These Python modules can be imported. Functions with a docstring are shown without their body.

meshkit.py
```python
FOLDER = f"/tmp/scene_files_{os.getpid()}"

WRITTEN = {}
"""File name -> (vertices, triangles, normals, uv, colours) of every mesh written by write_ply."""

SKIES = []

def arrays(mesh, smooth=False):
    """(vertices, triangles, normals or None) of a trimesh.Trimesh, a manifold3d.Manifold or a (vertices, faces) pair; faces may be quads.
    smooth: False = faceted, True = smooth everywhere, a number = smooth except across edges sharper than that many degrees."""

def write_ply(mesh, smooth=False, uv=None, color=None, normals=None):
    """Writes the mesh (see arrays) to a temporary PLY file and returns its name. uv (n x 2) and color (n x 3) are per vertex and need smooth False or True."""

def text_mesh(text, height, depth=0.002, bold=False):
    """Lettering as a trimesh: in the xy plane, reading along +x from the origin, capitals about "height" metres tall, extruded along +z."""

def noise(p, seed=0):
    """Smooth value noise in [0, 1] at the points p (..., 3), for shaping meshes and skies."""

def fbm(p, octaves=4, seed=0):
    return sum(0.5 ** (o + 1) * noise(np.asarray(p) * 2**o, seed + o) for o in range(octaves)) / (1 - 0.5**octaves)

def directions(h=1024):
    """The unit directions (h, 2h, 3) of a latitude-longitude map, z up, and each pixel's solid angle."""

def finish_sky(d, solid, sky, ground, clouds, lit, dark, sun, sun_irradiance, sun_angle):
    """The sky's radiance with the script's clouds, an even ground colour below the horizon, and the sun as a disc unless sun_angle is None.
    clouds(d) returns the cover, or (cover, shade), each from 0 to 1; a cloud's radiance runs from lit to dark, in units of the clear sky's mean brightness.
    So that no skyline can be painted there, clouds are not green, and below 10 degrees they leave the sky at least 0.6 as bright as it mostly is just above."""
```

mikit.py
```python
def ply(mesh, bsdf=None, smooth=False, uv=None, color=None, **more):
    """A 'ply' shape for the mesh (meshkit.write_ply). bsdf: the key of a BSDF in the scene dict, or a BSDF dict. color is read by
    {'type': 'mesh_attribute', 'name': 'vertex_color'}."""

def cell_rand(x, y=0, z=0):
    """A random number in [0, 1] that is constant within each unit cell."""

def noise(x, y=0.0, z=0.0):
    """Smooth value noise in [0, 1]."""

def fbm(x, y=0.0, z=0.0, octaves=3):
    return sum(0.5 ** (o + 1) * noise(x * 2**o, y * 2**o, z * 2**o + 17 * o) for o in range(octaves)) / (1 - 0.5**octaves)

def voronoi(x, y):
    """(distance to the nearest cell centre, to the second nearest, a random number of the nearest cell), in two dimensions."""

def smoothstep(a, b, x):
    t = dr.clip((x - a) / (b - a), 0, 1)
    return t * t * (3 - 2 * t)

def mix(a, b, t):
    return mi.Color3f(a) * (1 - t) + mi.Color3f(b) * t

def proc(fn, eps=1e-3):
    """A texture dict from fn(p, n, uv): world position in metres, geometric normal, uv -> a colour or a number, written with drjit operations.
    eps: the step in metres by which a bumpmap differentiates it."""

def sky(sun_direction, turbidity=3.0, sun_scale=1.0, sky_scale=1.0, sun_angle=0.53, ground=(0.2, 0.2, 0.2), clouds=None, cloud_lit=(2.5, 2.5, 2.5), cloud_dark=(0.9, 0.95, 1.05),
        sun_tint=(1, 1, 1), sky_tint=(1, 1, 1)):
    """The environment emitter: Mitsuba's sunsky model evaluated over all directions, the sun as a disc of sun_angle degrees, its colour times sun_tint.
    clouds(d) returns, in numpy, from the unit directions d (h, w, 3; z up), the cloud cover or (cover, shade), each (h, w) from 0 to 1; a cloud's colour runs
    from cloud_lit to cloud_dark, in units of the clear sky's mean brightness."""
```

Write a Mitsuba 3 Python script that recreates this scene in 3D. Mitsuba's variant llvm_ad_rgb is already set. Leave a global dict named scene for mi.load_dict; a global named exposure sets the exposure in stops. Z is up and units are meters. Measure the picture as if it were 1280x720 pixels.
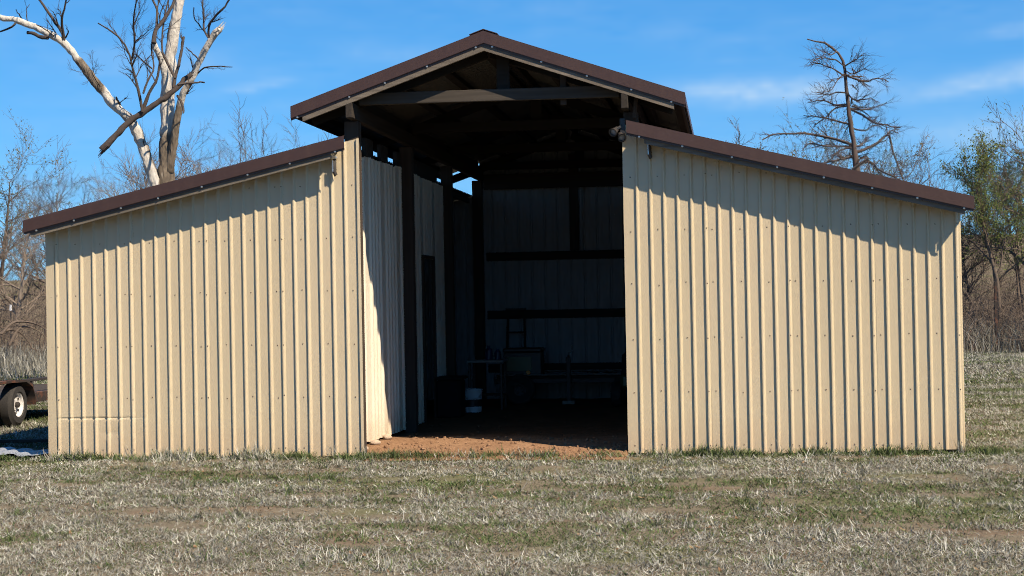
import math
import numpy as np, trimesh, manifold3d as m3
import drjit as dr
import mitsuba as mi
import mikit, meshkit
from mikit import proc, fbm, noise, mix, smoothstep, cell_rand

# ---------------------------------------------------------------- camera, sky, exposure
T = mi.ScalarTransform4f
F_PX = 2070.18                                  # focal length in pixels of a 1280 wide picture
CAM = np.array([2.6977, -18.7334, 1.7170])
FWD = np.array([-0.130596, 0.991383, 0.010239])
UP = np.array([0.020170, -0.007669, 0.999767])
RIGHT = np.cross(FWD, UP)
SUN = np.array([1.25, -1.0, 1.60])
exposure = 1.38


def clouds(d):
    x, y, z = d[..., 0], d[..., 1], np.maximum(d[..., 2], 1e-3)
    az = np.degrees(np.arctan2(x, y)); el = np.degrees(np.arcsin(np.clip(z, 0, 1)))
    n1 = meshkit.fbm(np.stack([az * .10 + 3, el * .55 + .04 * az, az * 0 + .5], -1), 4, 3)
    n2 = meshkit.fbm(np.stack([az * .55, el * 2.6 - .12 * az, az * 0 + 7.5], -1), 5, 8)
    n3 = meshkit.fbm(np.stack([az * 1.3 + 2 * n2, el * 7 - .9 * az, az * 0 + 2.5], -1), 5, 18)
    wisp = np.clip((n1 - .44) / .25, 0, 1) * np.clip((n2 - .30) / .5, 0, 1)

    def streak(a0, e0, half, tilt, thick, amp):
        u = (az - a0) / half
        v = (el - e0 - tilt * (az - a0) + .35 * (n2 - .5)) / thick
        return amp * np.exp(-np.abs(u) ** 3) * np.exp(-v * v) * (.10 + 1.25 * np.clip(n3, 0, 1) * (.4 + n2))
    s = (streak(1.8, 7.1, 3.6, -.02, .42, .62) + streak(10.0, 7.35, 3.6, .17, .38, .55) + streak(10.3, 5.4, 4.5, .0, .6, .40)
         + streak(11.2, 8.75, 2.6, .03, .22, .40) + streak(-16.2, 7.6, 1.3, .16, .16, .30) + streak(-20, 8.4, 3, .0, .5, .16) + streak(-10.5, 8.6, 3.5, -.12, .35, .12))
    haze = .20 * np.exp(-(el / 6.5) ** 2)
    cover = np.clip(haze + .12 * wisp * np.exp(-((el - 12) / 16) ** 2) + s, 0, .8)
    return cover * .85, .15 + 0 * cover


scene = {
    'camera': {'type': 'perspective', 'fov': 2 * math.degrees(math.atan(640 / F_PX)), 'fov_axis': 'x', 'near_clip': .1, 'far_clip': 2000.,
               'to_world': T().look_at(origin=CAM.tolist(), target=(CAM + FWD).tolist(), up=UP.tolist())},
    'sky': mikit.sky(SUN, turbidity=2.1, sun_scale=2.25, sky_scale=1.05, clouds=clouds, cloud_lit=(3.0, 3.5, 3.8), cloud_dark=(1.7, 2.1, 2.4), sky_tint=(.38, 1.06, 1.58), ground=(.2, .19, .16)),
}
labels = {}
RNG = np.random.default_rng(11)

# ---------------------------------------------------------------- helpers


def at(px, py, y):
    """World point on the plane y that the photograph shows at this pixel (1280 x 720)."""
    d = FWD + RIGHT * (px - 640) / F_PX - UP * (py - 360) / F_PX
    return CAM + d * (y - CAM[1]) / d[1]


def numbered(key):
    if key not in scene and not any(k.startswith(key + '__') for k in scene):
        return key
    i = 1
    while f'{key}_{i:03d}' in scene or any(k.startswith(f'{key}_{i:03d}__') for k in scene):
        i += 1
    return f'{key}_{i:03d}'


def obj(name, mesh, bsdf, parent=None, smooth=False, color=None):
    key = numbered(name if parent is None else parent + '__' + name)
    scene[key] = mikit.ply(mesh, bsdf, smooth=smooth, color=color)
    return key


def tag(key, label=None, category=None, group=None, kind=None):
    labels[key] = {k: v for k, v in dict(label=label, category=category, group=group, kind=kind).items() if v}
    return key


def cat(meshes):
    vs, fs, n = [], [], 0
    for m in meshes:
        v, f = (m.vertices, m.faces) if hasattr(m, 'vertices') else m
        vs.append(np.asarray(v, float)); fs.append(np.asarray(f, int) + n); n += len(v)
    return trimesh.Trimesh(np.vstack(vs), np.vstack(fs), process=False)


def box(x0, x1, y0, y1, z0, z1, bevel=.006):
    b = min(bevel, .3 * min(x1 - x0, y1 - y0, z1 - z0))
    pts = []
    for sx in (0, 1):
        for sy in (0, 1):
            for sz in (0, 1):
                c = np.array([(x0, x1)[sx], (y0, y1)[sy], (z0, z1)[sz]])
                s = np.array([1 - 2 * sx, 1 - 2 * sy, 1 - 2 * sz]) * b
                for k in range(3):
                    q = c + s; q[k] = c[k]
                    pts.append(q)
    m = m3.Manifold.hull_points(np.array(pts)).to_mesh()
    return trimesh.Trimesh(m.vert_properties[:, :3], m.tri_verts, process=False)


def bar(p, q, w, h, up=(0, 0, 1), bevel=.005):
    """A board from p to q (its centre line), w wide across, h high along up."""
    p, q = np.array(p, float), np.array(q, float)
    L = np.linalg.norm(q - p); a = (q - p) / L
    b = np.cross(np.asarray(up, float), a); b /= np.linalg.norm(b)
    c = np.cross(a, b)
    m = box(0, L, -w / 2, w / 2, -h / 2, h / 2, bevel)
    m.vertices = p + m.vertices @ np.array([a, b, c])
    return m


def tube(points, radii, sides=6, cap=True):
    p = np.asarray(points, float); r = np.broadcast_to(np.asarray(radii, float), (len(p),))
    t = np.gradient(p, axis=0); t /= np.linalg.norm(t, axis=1, keepdims=True) + 1e-12
    ref = np.where(np.abs(t[:, 2:]) < .9, [0, 0, 1.], [1., 0, 0])
    if np.ptp(np.abs(t[:, 2])) > 0 and (np.abs(t[:, 2]) < .9).any() and (np.abs(t[:, 2]) >= .9).any():
        ref = np.tile([.31, .95, .03], (len(p), 1))
    a = np.cross(t, ref); a /= np.linalg.norm(a, axis=1, keepdims=True) + 1e-12
    b = np.cross(t, a)
    g = np.arange(sides) * 2 * np.pi / sides
    v = (p[:, None] + r[:, None, None] * (np.cos(g)[None, :, None] * a[:, None] + np.sin(g)[None, :, None] * b[:, None])).reshape(-1, 3)
    i, j = np.meshgrid(np.arange(len(p) - 1), np.arange(sides), indexing='ij')
    k = (j + 1) % sides
    q = np.stack([i * sides + j, i * sides + k, (i + 1) * sides + k, (i + 1) * sides + j], -1).reshape(-1, 4)
    f = np.vstack([q[:, [0, 2, 1]], q[:, [0, 3, 2]]])
    if cap:
        v = np.vstack([v, p[:1], p[-1:]]); n = len(p) * sides; s = np.arange(sides); e = (s + 1) % sides
        f = np.vstack([f, np.stack([s, e, s * 0 + n], 1), np.stack([n - sides + e, n - sides + s, s * 0 + n + 1], 1)])
    return v, f


def lathe(profile, centre, axis, sides=32):
    """Revolves (radius, height) points about an axis through centre."""
    pr = np.array(profile, float); ax = np.array(axis, float); ax /= np.linalg.norm(ax)
    a = np.cross(ax, [0, 0, 1] if abs(ax[2]) < .9 else [1, 0, 0]); a /= np.linalg.norm(a); b = np.cross(ax, a)
    g = np.arange(sides) * 2 * np.pi / sides
    ring = np.cos(g)[:, None] * a + np.sin(g)[:, None] * b
    v = (np.array(centre) + pr[:, 0, None, None] * ring[None] + pr[:, 1, None, None] * ax).reshape(-1, 3)
    i, j = np.meshgrid(np.arange(len(pr) - 1), np.arange(sides), indexing='ij'); k = (j + 1) % sides
    q = np.stack([i * sides + j, i * sides + k, (i + 1) * sides + k, (i + 1) * sides + j], -1).reshape(-1, 4)
    return v, np.vstack([q[:, [0, 1, 2]], q[:, [0, 2, 3]]])


# ---------------------------------------------------------------- materials


def wood(dark, light, axis, rough=.85):
    def fn(p, n, uv):
        c = [p.x, p.y, p.z]
        u = c[axis]; v, w = [c[i] for i in range(3) if i != axis]
        g = fbm(u * 1.5, v * 38, w * 38, 4); s = noise(u * .9 + 5, v * 6, w * 6)
        return mix(dark, light, dr.clip(.15 + .8 * g * (.5 + .8 * s), 0, 1))
    return {'type': 'twosided', 'bsdf': {'type': 'principled', 'base_color': proc(fn), 'roughness': rough, 'specular': .25}}


def metal(base, rough, dirt=.12, dust=(.40, .30, .20), spec=.5, low=.55):
    lo, hi = tuple(float(v) * .93 for v in base), tuple(float(v) * 1.05 for v in base)

    def col(p, n, uv):
        big = fbm(p.x * .7 + p.y * .5, p.z * .45, p.y * .4, 3); streak = fbm(p.x * 14 + p.y * 14, p.z * .6, 2.5, 3)
        splash = smoothstep(low, 0.02, p.z + .28 * (fbm(p.x * 3, p.y * 3, p.z * 4, 3) - .5)) * .45 if low > 0 else 0.
        speck = smoothstep(.70, .86, noise(p.x * 60 + p.y * 60, p.z * 60, 3.))
        c = mix(lo, hi, dr.clip(.35 * big + .65 * streak, 0, 1))
        c = mix(c, dust, dr.clip(dirt * smoothstep(.4, .8, streak) + splash + .05 * speck, 0, 1))
        return c

    def rgh(p, n, uv):
        return rough + .14 * (fbm(p.x * 5 + p.y * 3, p.z * 3, 1.3, 3) - .5)
    return {'type': 'twosided', 'bsdf': {'type': 'principled', 'base_color': proc(col), 'roughness': proc(rgh), 'specular': spec}}


def plain(c, rough=.6, metallic=0., spec=.5):
    return {'type': 'twosided', 'bsdf': {'type': 'principled', 'base_color': {'type': 'rgb', 'value': list(c)}, 'roughness': rough, 'metallic': metallic, 'specular': spec}}


scene['mat_tan'] = metal((.438, .376, .260), .40)
scene['mat_tan_faded'] = metal((.452, .388, .272), .45, dirt=.16)
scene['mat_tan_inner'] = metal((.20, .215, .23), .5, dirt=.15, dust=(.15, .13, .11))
scene['mat_brown'] = metal((.043, .022, .017), .42, dirt=.05, dust=(.12, .08, .06), low=-9)
scene['mat_roof'] = {'type': 'twosided', 'front': {'type': 'principled', 'base_color': {'type': 'rgb', 'value': [.055, .055, .05]}, 'roughness': .5}, 'back': scene['mat_brown']['bsdf']}
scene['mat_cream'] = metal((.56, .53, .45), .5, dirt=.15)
scene['mat_galv'] = metal((.14, .14, .135), .45, dirt=.15, dust=(.25, .2, .15), low=-9)
scene['mat_wood_x'] = wood((.05, .042, .035), (.20, .175, .146), 0)
scene['mat_wood_y'] = wood((.013, .011, .010), (.045, .038, .032), 1)
scene['mat_wood_z'] = wood((.018, .014, .012), (.065, .05, .04), 2)
scene['mat_wood_dark'] = wood((.014, .012, .011), (.045, .038, .033), 0)
scene['mat_wood_shade'] = wood((.007, .006, .0055), (.022, .019, .016), 0)  # roof timber colour darkened to stand for the shade under the gable
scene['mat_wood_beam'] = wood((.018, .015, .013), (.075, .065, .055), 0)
scene['mat_screw'] = plain((.10, .075, .06), .6)
scene['mat_screw_bright'] = plain((.55, .53, .5), .35, .7)
scene['mat_black'] = plain((.018, .018, .020), .45)
scene['mat_rubber'] = plain((.022, .021, .021), .8)
scene['mat_white'] = plain((.55, .58, .62), .5)
scene['mat_scrap'] = plain((.19, .21, .24), .45)
scene['mat_blue'] = plain((.012, .02, .07), .4)
scene['mat_yellow'] = plain((.62, .48, .05), .45)
scene['mat_green_paint'] = plain((.02, .06, .02), .35)
scene['mat_alu'] = plain((.62, .62, .62), .3, .9)
scene['mat_silver'] = plain((.52, .52, .53), .35)
scene['mat_lens'] = plain((.22, .24, .27), .08)
scene['mat_amber'] = plain((.65, .28, .06), .4)
scene['mat_frame'] = plain((.030, .026, .025), .6)
scene['mat_stone'] = plain((.34, .27, .21), .9)


def rust_fn(p, n, uv):
    r = fbm(p.x * 9, p.y * 9, p.z * 9, 4)
    return mix((.030, .024, .022), (.085, .040, .027), smoothstep(.45, .70, r))


scene['mat_rust'] = {'type': 'twosided', 'bsdf': {'type': 'principled', 'base_color': proc(rust_fn), 'roughness': .8, 'specular': .3}}


def bark_fn(p, n, uv):
    # pale wood where the bark has fallen off, grey brown fissured bark elsewhere
    bare = smoothstep(.48, .56, fbm(p.x * 1.1, p.y * 1.1, p.z * .7 + 3, 3) + .16 * dr.exp(-dr.square((p.z - 5.0) / 1.5)) + .12 * smoothstep(7.4, 8.4, p.z))
    fis = fbm(p.x * 16, p.y * 16, p.z * 5, 4)
    return mix(mix((.045, .035, .028), (.22, .185, .145), fis), mix((.34, .325, .295), (.52, .505, .475), fis), bare)


def bark_h(p, n, uv):
    return fbm(p.x * 16, p.y * 16, p.z * 5, 4)


scene['mat_dead_bark'] = {'type': 'twosided', 'bsdf': {'type': 'bumpmap', 'scale': .05, 'arbitrary': proc(bark_h, .004), 'bsdf': {'type': 'principled', 'base_color': proc(bark_fn), 'roughness': .9, 'specular': .2}}}
scene['mat_dark_branch'] = plain((.060, .050, .046), .9, spec=.2)
scene['mat_twig'] = plain((.115, .092, .076), .9, spec=.2)
scene['mat_twig_pale'] = plain((.18, .15, .125), .9, spec=.2)
scene['mat_conifer'] = plain((.082, .064, .058), .9, spec=.2)
scene['mat_vertex'] = {'type': 'twosided', 'bsdf': {'type': 'diffuse', 'reflectance': {'type': 'mesh_attribute', 'name': 'vertex_color'}}}


def leaf(c):
    return {'type': 'principledthin', 'base_color': {'type': 'rgb', 'value': list(c)}, 'roughness': .6, 'diff_trans': .7}


scene['mat_leaf'] = leaf((.145, .18, .06))
scene['mat_leaf_dull'] = leaf((.13, .155, .07))
scene['mat_leaf_far'] = leaf((.17, .17, .095))


def ground_fn(p, n, uv):
    a = fbm(p.x * .55, p.y * .8, .3, 4); b = fbm(p.x * 7, p.y * 7, 1.7, 4); c = fbm(p.x * 38, p.y * 38, 2.1, 3)
    s = mix((.085, .07, .05), (.20, .18, .14), dr.clip(.3 * a + .5 * b + .35 * c - .05, 0, 1))
    s = mix(s, (.085, .105, .04), .55 * smoothstep(.52, .68, a))
    return mix(s, (.15, .105, .075), .45 * smoothstep(.61, .71, fbm(p.x * 1.3 + 40, p.y * 1.9, .9, 3)))


def soil_h(p, n, uv):
    return fbm(p.x * 22, p.y * 22, 1., 4)


scene['mat_ground'] = {'type': 'bumpmap', 'scale': .03, 'arbitrary': proc(soil_h, .004), 'bsdf': {'type': 'diffuse', 'reflectance': proc(ground_fn)}}


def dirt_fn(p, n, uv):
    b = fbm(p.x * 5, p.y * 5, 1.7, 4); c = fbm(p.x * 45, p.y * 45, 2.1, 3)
    inner_shade = smoothstep(1.2, 3.2, p.y + 1.6 * (fbm(p.x * 1.1, p.y * 1.1, 5., 3) - .5))  # aisle shade painted into the dirt colour, deepening inward with a noisy edge
    return mix(1., .45, inner_shade) * mix((.14, .078, .046), (.31, .20, .128), dr.clip(.55 * b + .6 * c - .1, 0, 1))


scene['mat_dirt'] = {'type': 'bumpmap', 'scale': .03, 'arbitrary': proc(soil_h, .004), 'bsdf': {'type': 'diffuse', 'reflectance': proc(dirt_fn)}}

# ---------------------------------------------------------------- ground


def terrain(x, y):
    far = np.clip((y - 70) / 110, 0, 1); far = far * far * (3 - 2 * far)
    rise = 6.0 + 1.6 * np.sin(x * .021 + 1.) + 1.2 * np.sin(x * .05)
    near = np.clip((np.hypot(x, y) - 9) / 14, 0, 1)
    return far * rise + .10 * near * np.sin(x * .31 + 1) * np.sin(y * .23)


def grid(xs, ys, fz):
    X, Y = np.meshgrid(xs, ys, indexing='ij'); Z = fz(X, Y)
    v = np.stack([X, Y, Z], -1).reshape(-1, 3)
    i, j = np.meshgrid(np.arange(len(xs) - 1), np.arange(len(ys) - 1), indexing='ij'); n = len(ys)
    q = np.stack([i * n + j, (i + 1) * n + j, (i + 1) * n + j + 1, i * n + j + 1], -1).reshape(-1, 4)
    return trimesh.Trimesh(v, np.vstack([q[:, [0, 1, 2]], q[:, [0, 2, 3]]]), process=False)


axis = np.concatenate([-np.geomspace(600, 16, 26), np.arange(-15, 15.1, .6), np.geomspace(16, 600, 26)])
ayis = np.concatenate([-np.geomspace(600, 21, 16), np.arange(-20, 24.1, .6), np.geomspace(25, 900, 40)])
tag(obj('ground', grid(axis, ayis, terrain), 'mat_ground', smooth=True), 'pale dormant field that the barn stands on', 'ground', kind='structure')


CLODS = np.random.default_rng(4)


def dirt_z(x, y):
    p = np.stack([x * 1.7, y * 1.7, 0 * x], -1)
    edge = np.clip(np.minimum((y + .55) / .5, (12 - y)), 0, 1)
    bump = .055 * meshkit.fbm(p * 1.3, 4, 5) + .05 * np.exp(-((x + 1.0) / .9) ** 2 - ((y - 1.4) / .7) ** 2) + .035 * np.exp(-((x - .2) / .8) ** 2 - ((y - .9) / .5) ** 2)
    inside = np.where((np.abs(x) > 1.55) & (y < .12), -.25, 0)
    return .004 + inside + edge * (bump + .06 * np.clip((y - 3) / 6, 0, 1))


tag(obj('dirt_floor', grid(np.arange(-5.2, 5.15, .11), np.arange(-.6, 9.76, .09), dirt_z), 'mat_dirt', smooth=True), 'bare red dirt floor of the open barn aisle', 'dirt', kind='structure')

# ---------------------------------------------------------------- barn
DEPTH = 9.75
LX0, LX1, RX0, RX1 = -5.33, -1.52, 1.519, 5.214
zL = lambda x: 3.663 + .2258 * (x + 1.64)
zR = lambda x: 3.735 - .2537 * (x - 1.59)
EAVE = 2.245
zG = lambda x: 4.797 - .346 * abs(x)
RIB = .1524


def wave(u, z, seed):
    """Oil canning: the slight waviness of thin sheet metal."""
    p = np.stack([u * 2.1, z * .9, 0 * u + seed], -1)
    return .005 * (meshkit.fbm(p, 3, 21) - .5)


def rib_profile(a, b, feet, height=.023, wide=.040):
    """(u, depth) polyline of a ribbed sheet from a to b; feet are the left feet of its ribs."""
    pts = [(a, 0)]
    for f in feet:
        for du, h in ((0, 0), (wide * .14, 1), (wide * .46, 1), (wide, 0)):
            u = f + du
            if a + 1e-4 < u < b - 1e-4:
                pts.append((u, h * height))
    pts.append((b, 0 if not any(f <= b < f + wide for f in feet) else height * .9))
    return np.array(pts)


def sheet(profile, z0, z1, place, dents=(), rows=.16, seed=0., waves=1.):
    """A ribbed sheet between the heights z0(u) and z1(u); place(u, depth, z) -> points."""
    u, h = profile[:, 0], profile[:, 1]
    lo = np.array([z0(x) for x in u]); hi = np.array([z1(x) for x in u])
    n = max(2, int(np.max(hi - lo) / rows))
    t = np.linspace(0, 1, n + 1)
    extra = [d[1] / 3.2 for d in dents]
    for d in dents:
        t = np.concatenate([t, (d[1] + np.array([-3, -1.5, -.6, .0, .6, 1.5, 3]) * d[3]) / np.median(hi)])
    t = np.unique(np.clip(t, 0, 1)); n = len(t) - 1
    Z = lo[:, None] + (hi - lo)[:, None] * t; U = np.broadcast_to(u[:, None], Z.shape); D = h[:, None] + waves * wave(U, Z, seed)
    for (uc, zc, su, sz, amp) in dents:
        D = D + amp * np.exp(-((U - uc) / su) ** 4 - ((Z - zc) / sz) ** 2)
    v = place(U, D, Z).reshape(-1, 3)
    i, j = np.meshgrid(np.arange(len(u) - 1), np.arange(n), indexing='ij'); w = n + 1
    q = np.stack([i * w + j, (i + 1) * w + j, (i + 1) * w + j + 1, i * w + j + 1], -1).reshape(-1, 4)
    return trimesh.Trimesh(v, np.vstack([q[:, [0, 1, 2]], q[:, [0, 2, 3]]]), process=False)


front = lambda U, D, Z: np.stack([U, -D, Z], -1)


def screw(c, n, r=.0075, h=.004):
    return lathe([(r, 0), (r, h * .4), (r * .55, h * .5), (r * .5, h), (0, h)], c, n, 8)


base_l = lambda x: .005 + .012 * math.sin(x * 3.1)
base_r = lambda x: .02 + .015 * math.sin(x * 1.3 + 1)
# the two front walls, each of ribbed sheets lapped every six ribs
L_FEET = [-5.216 + RIB * k for k in range(25)]
R_FEET = [1.659 + RIB * k for k in range(24)]
WALLS = ((L_FEET, LX0 + .002, LX1, zL, base_l, [0, 6, 12, 18, 24], [(-4.75, .475, .50, .010, -.010), (-4.55, .30, .06, .05, -.012)], 0),
         (R_FEET, RX0, RX1, zR, base_r, [5, 11, 17, 23], [(5.10, .56, .035, .03, .012), (2.3, 1.7, .1, .3, -.003)], 1))
for feet, x0, x1, zt, zb, laps, dents, which in WALLS:
    w = 'barn__front_wall' + ('' if which == 0 else '_001')
    cuts = [x0] + [feet[k] + .047 for k in laps if x0 < feet[k] + .047 < x1 - .03] + [x1]
    for i, (a, b) in enumerate(zip(cuts[:-1], cuts[1:])):
        fs = [f for f in feet if a - .047 < f < b]
        my = [d for d in dents if a - .5 < d[0] < b + .5]
        lift = np.array([0, -.0018 * (i % 2), 0])
        obj('sheet', sheet(rib_profile(a, b, fs), zb, lambda x: zt(x) - .012, lambda U, D, Z: front(U, D, Z) + lift, my, seed=a * 3), ('mat_tan', 'mat_tan_faded')[i % 3 == 1], w, smooth=15)
    sc = []
    for r, z in enumerate((.10, .70, 1.31, 1.92, 2.53, 3.14)):
        for k, f in enumerate(feet):
            for du, on in ((-.06, k % 2 == (0 if which == 0 else 0)), (.022, k in laps)):
                jz = RNG.normal(0, .008)
                if on and x0 + .02 < f + du < x1 - .02 and z + jz < zt(f) - .16:
                    d = (.021 if du > 0 else 0) + .001
                    sc.append(screw((f + du + RNG.normal(0, .003), -d - wave(np.array(f), np.array(z), 0) * 0 - .002, z + jz), (0, -1, 0)))
    tag(obj('screws', cat(sc), 'mat_screw', w), 'rows of small dark screw heads across the ribbed siding', kind='stuff')
# outer corner trim on the left and the corner folds
obj('corner_trim', cat([box(LX0 - .004, LX0 + .10, -.006, -.003, .0, zL(LX0 + .05) - .02, .001), box(LX0 - .007, LX0 - .004, -.006, .10, .0, zL(LX0) - .02, .001)]), 'mat_tan', 'barn')
# side walls and back wall (thin sheets, plain ribs)
for sx, x, zt in ((-1, LX0, zL), (1, RX1, zR)):
    w = 'barn__side_wall' + ('' if sx < 0 else '_001')
    ys = np.arange(.10 if sx < 0 else 0.0, DEPTH, .9144)
    for a in ys:
        b = min(a + .9144, DEPTH)
        fs = [a + .05 + .1524 * i for i in range(6) if a + .05 + .1524 * i + .046 < b]
        obj('sheet', sheet(rib_profile(a, b, fs), lambda u: .01, lambda u: zt(x) - .02, lambda U, D, Z, x=x, sx=sx: np.stack([x + sx * D, U, Z], -1), rows=1.2, seed=a), 'mat_tan', w, smooth=25)


def back_top(x):
    return zL(x) - .02 if x < -1.6 else zR(x) - .02 if x > 1.6 else zG(x) - .014


AG = .2286
for i, a in enumerate(np.arange(LX0, RX1, .9144)):
    b = min(a + .9144, RX1)
    pr = [(a, 0)]
    for k in range(4):
        f = a + .03 + AG * k
        for du, h in ((0, 0), (.016, .018), (.034, .018), (.05, 0), (.10, 0), (.106, .003), (.118, .003), (.124, 0), (.16, 0), (.166, .003), (.178, .003), (.184, 0)):
            if a < f + du < b:
                pr.append((f + du, h))
    for c in (-1.6001, -1.5999, 1.5999, 1.6001, 0.):
        if a < c < b:
            pr.append((c, 0))
    pr = np.array(sorted(pr + [(b, 0)]))
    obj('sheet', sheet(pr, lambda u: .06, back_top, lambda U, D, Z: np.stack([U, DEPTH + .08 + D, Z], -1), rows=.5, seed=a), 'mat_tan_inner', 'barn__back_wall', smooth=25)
for z in (.62, 1.55, 2.56, 3.9):
    obj('girt', box(-1.5, 1.5, DEPTH + .035, DEPTH + .073, z - .075, z + .075), 'mat_wood_dark', 'barn__back_wall')
obj('post', box(-.02, .13, DEPTH - .11, DEPTH + .033, 2.64, 4.3), 'mat_wood_z', 'barn__back_wall')
obj('header', box(-1.5, 1.5, DEPTH - .155, DEPTH - .112, 3.72, 3.98), 'mat_wood_dark', 'barn__back_wall')

# wall between the aisle and the left wing: corrugated sheets behind the posts, a doorway in the second bay
AX = -1.68
AP = .1905                                     # rib pitch of the inner sheets


def aisle_profile(a, b):
    pr = [(a, 0)]
    f = math.ceil((a + .001) / AP) * AP + .04
    while f < b - .10:
        for du, h in ((0, 0), (.020, .024), (.070, .024), (.090, 0)):
            pr.append((f + du, h))
        f += AP
    return np.array(pr + [(b, 0)])


aisle = lambda U, D, Z: np.stack([AX + D, U, Z], -1)
for a, b, lo, hi in ((.19, AP * 5, .10, 3.53), (AP * 5, AP * 10, .085, 3.56), (AP * 10, AP * 15, .075, 3.575), (AP * 15, AP * 18, .07, 3.60),
                     (AP * 18, AP * 24, .07, 3.58), (AP * 24, AP * 29, 2.42, 3.57), (AP * 29, 6.46, .07, 3.57)):
    obj('sheet', sheet(aisle_profile(a, b), lambda u: lo + .004 * math.sin(9 * u), lambda u: hi + .004 * math.sin(u * 11), aisle, rows=.4, seed=a, waves=.02), 'mat_cream', 'barn__aisle_wall', smooth=15)
    sc = []
obj('door_frame', cat([bar((AX + .01, 4.60, .06), (AX + .01, 4.60, 2.46), .05, .04, (0, 1, 0)), bar((AX + .01, 5.52, .06), (AX + .01, 5.52, 2.46), .05, .04, (0, 1, 0)), bar((AX + .01, 4.63, 2.44), (AX + .01, 5.49, 2.44), .05, .04)]), 'mat_wood_z', 'barn__aisle_wall')
for ya, yb in ((.19, .60), (1.12, 1.52), (2.0, 2.42), (3.0, 3.24), (3.45, 4.4), (4.45, 6.05)):
    obj('blocking', box(AX - .06, AX - .005, ya, yb, 3.46, 3.80), 'mat_wood_dark', 'barn__aisle_wall')
for z in (.5, 1.5, 2.5, 3.3):
    obj('girt', box(AX - .05, AX - .008, .2, 3.24, z - .07, z + .07), 'mat_wood_dark', 'barn__aisle_wall')
# wall between the aisle and the right wing (its aisle side faces away from the light)
for a in np.arange(.19, DEPTH - .1, .9144):
    b = min(a + .9144, DEPTH - .05)
    obj('sheet', sheet(aisle_profile(a, b), lambda u: .07, lambda u: 3.60, lambda U, D, Z: np.stack([-AX - D, U, Z], -1), rows=1.2, seed=a), 'mat_tan_inner', 'barn__aisle_wall_001', smooth=40)

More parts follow.
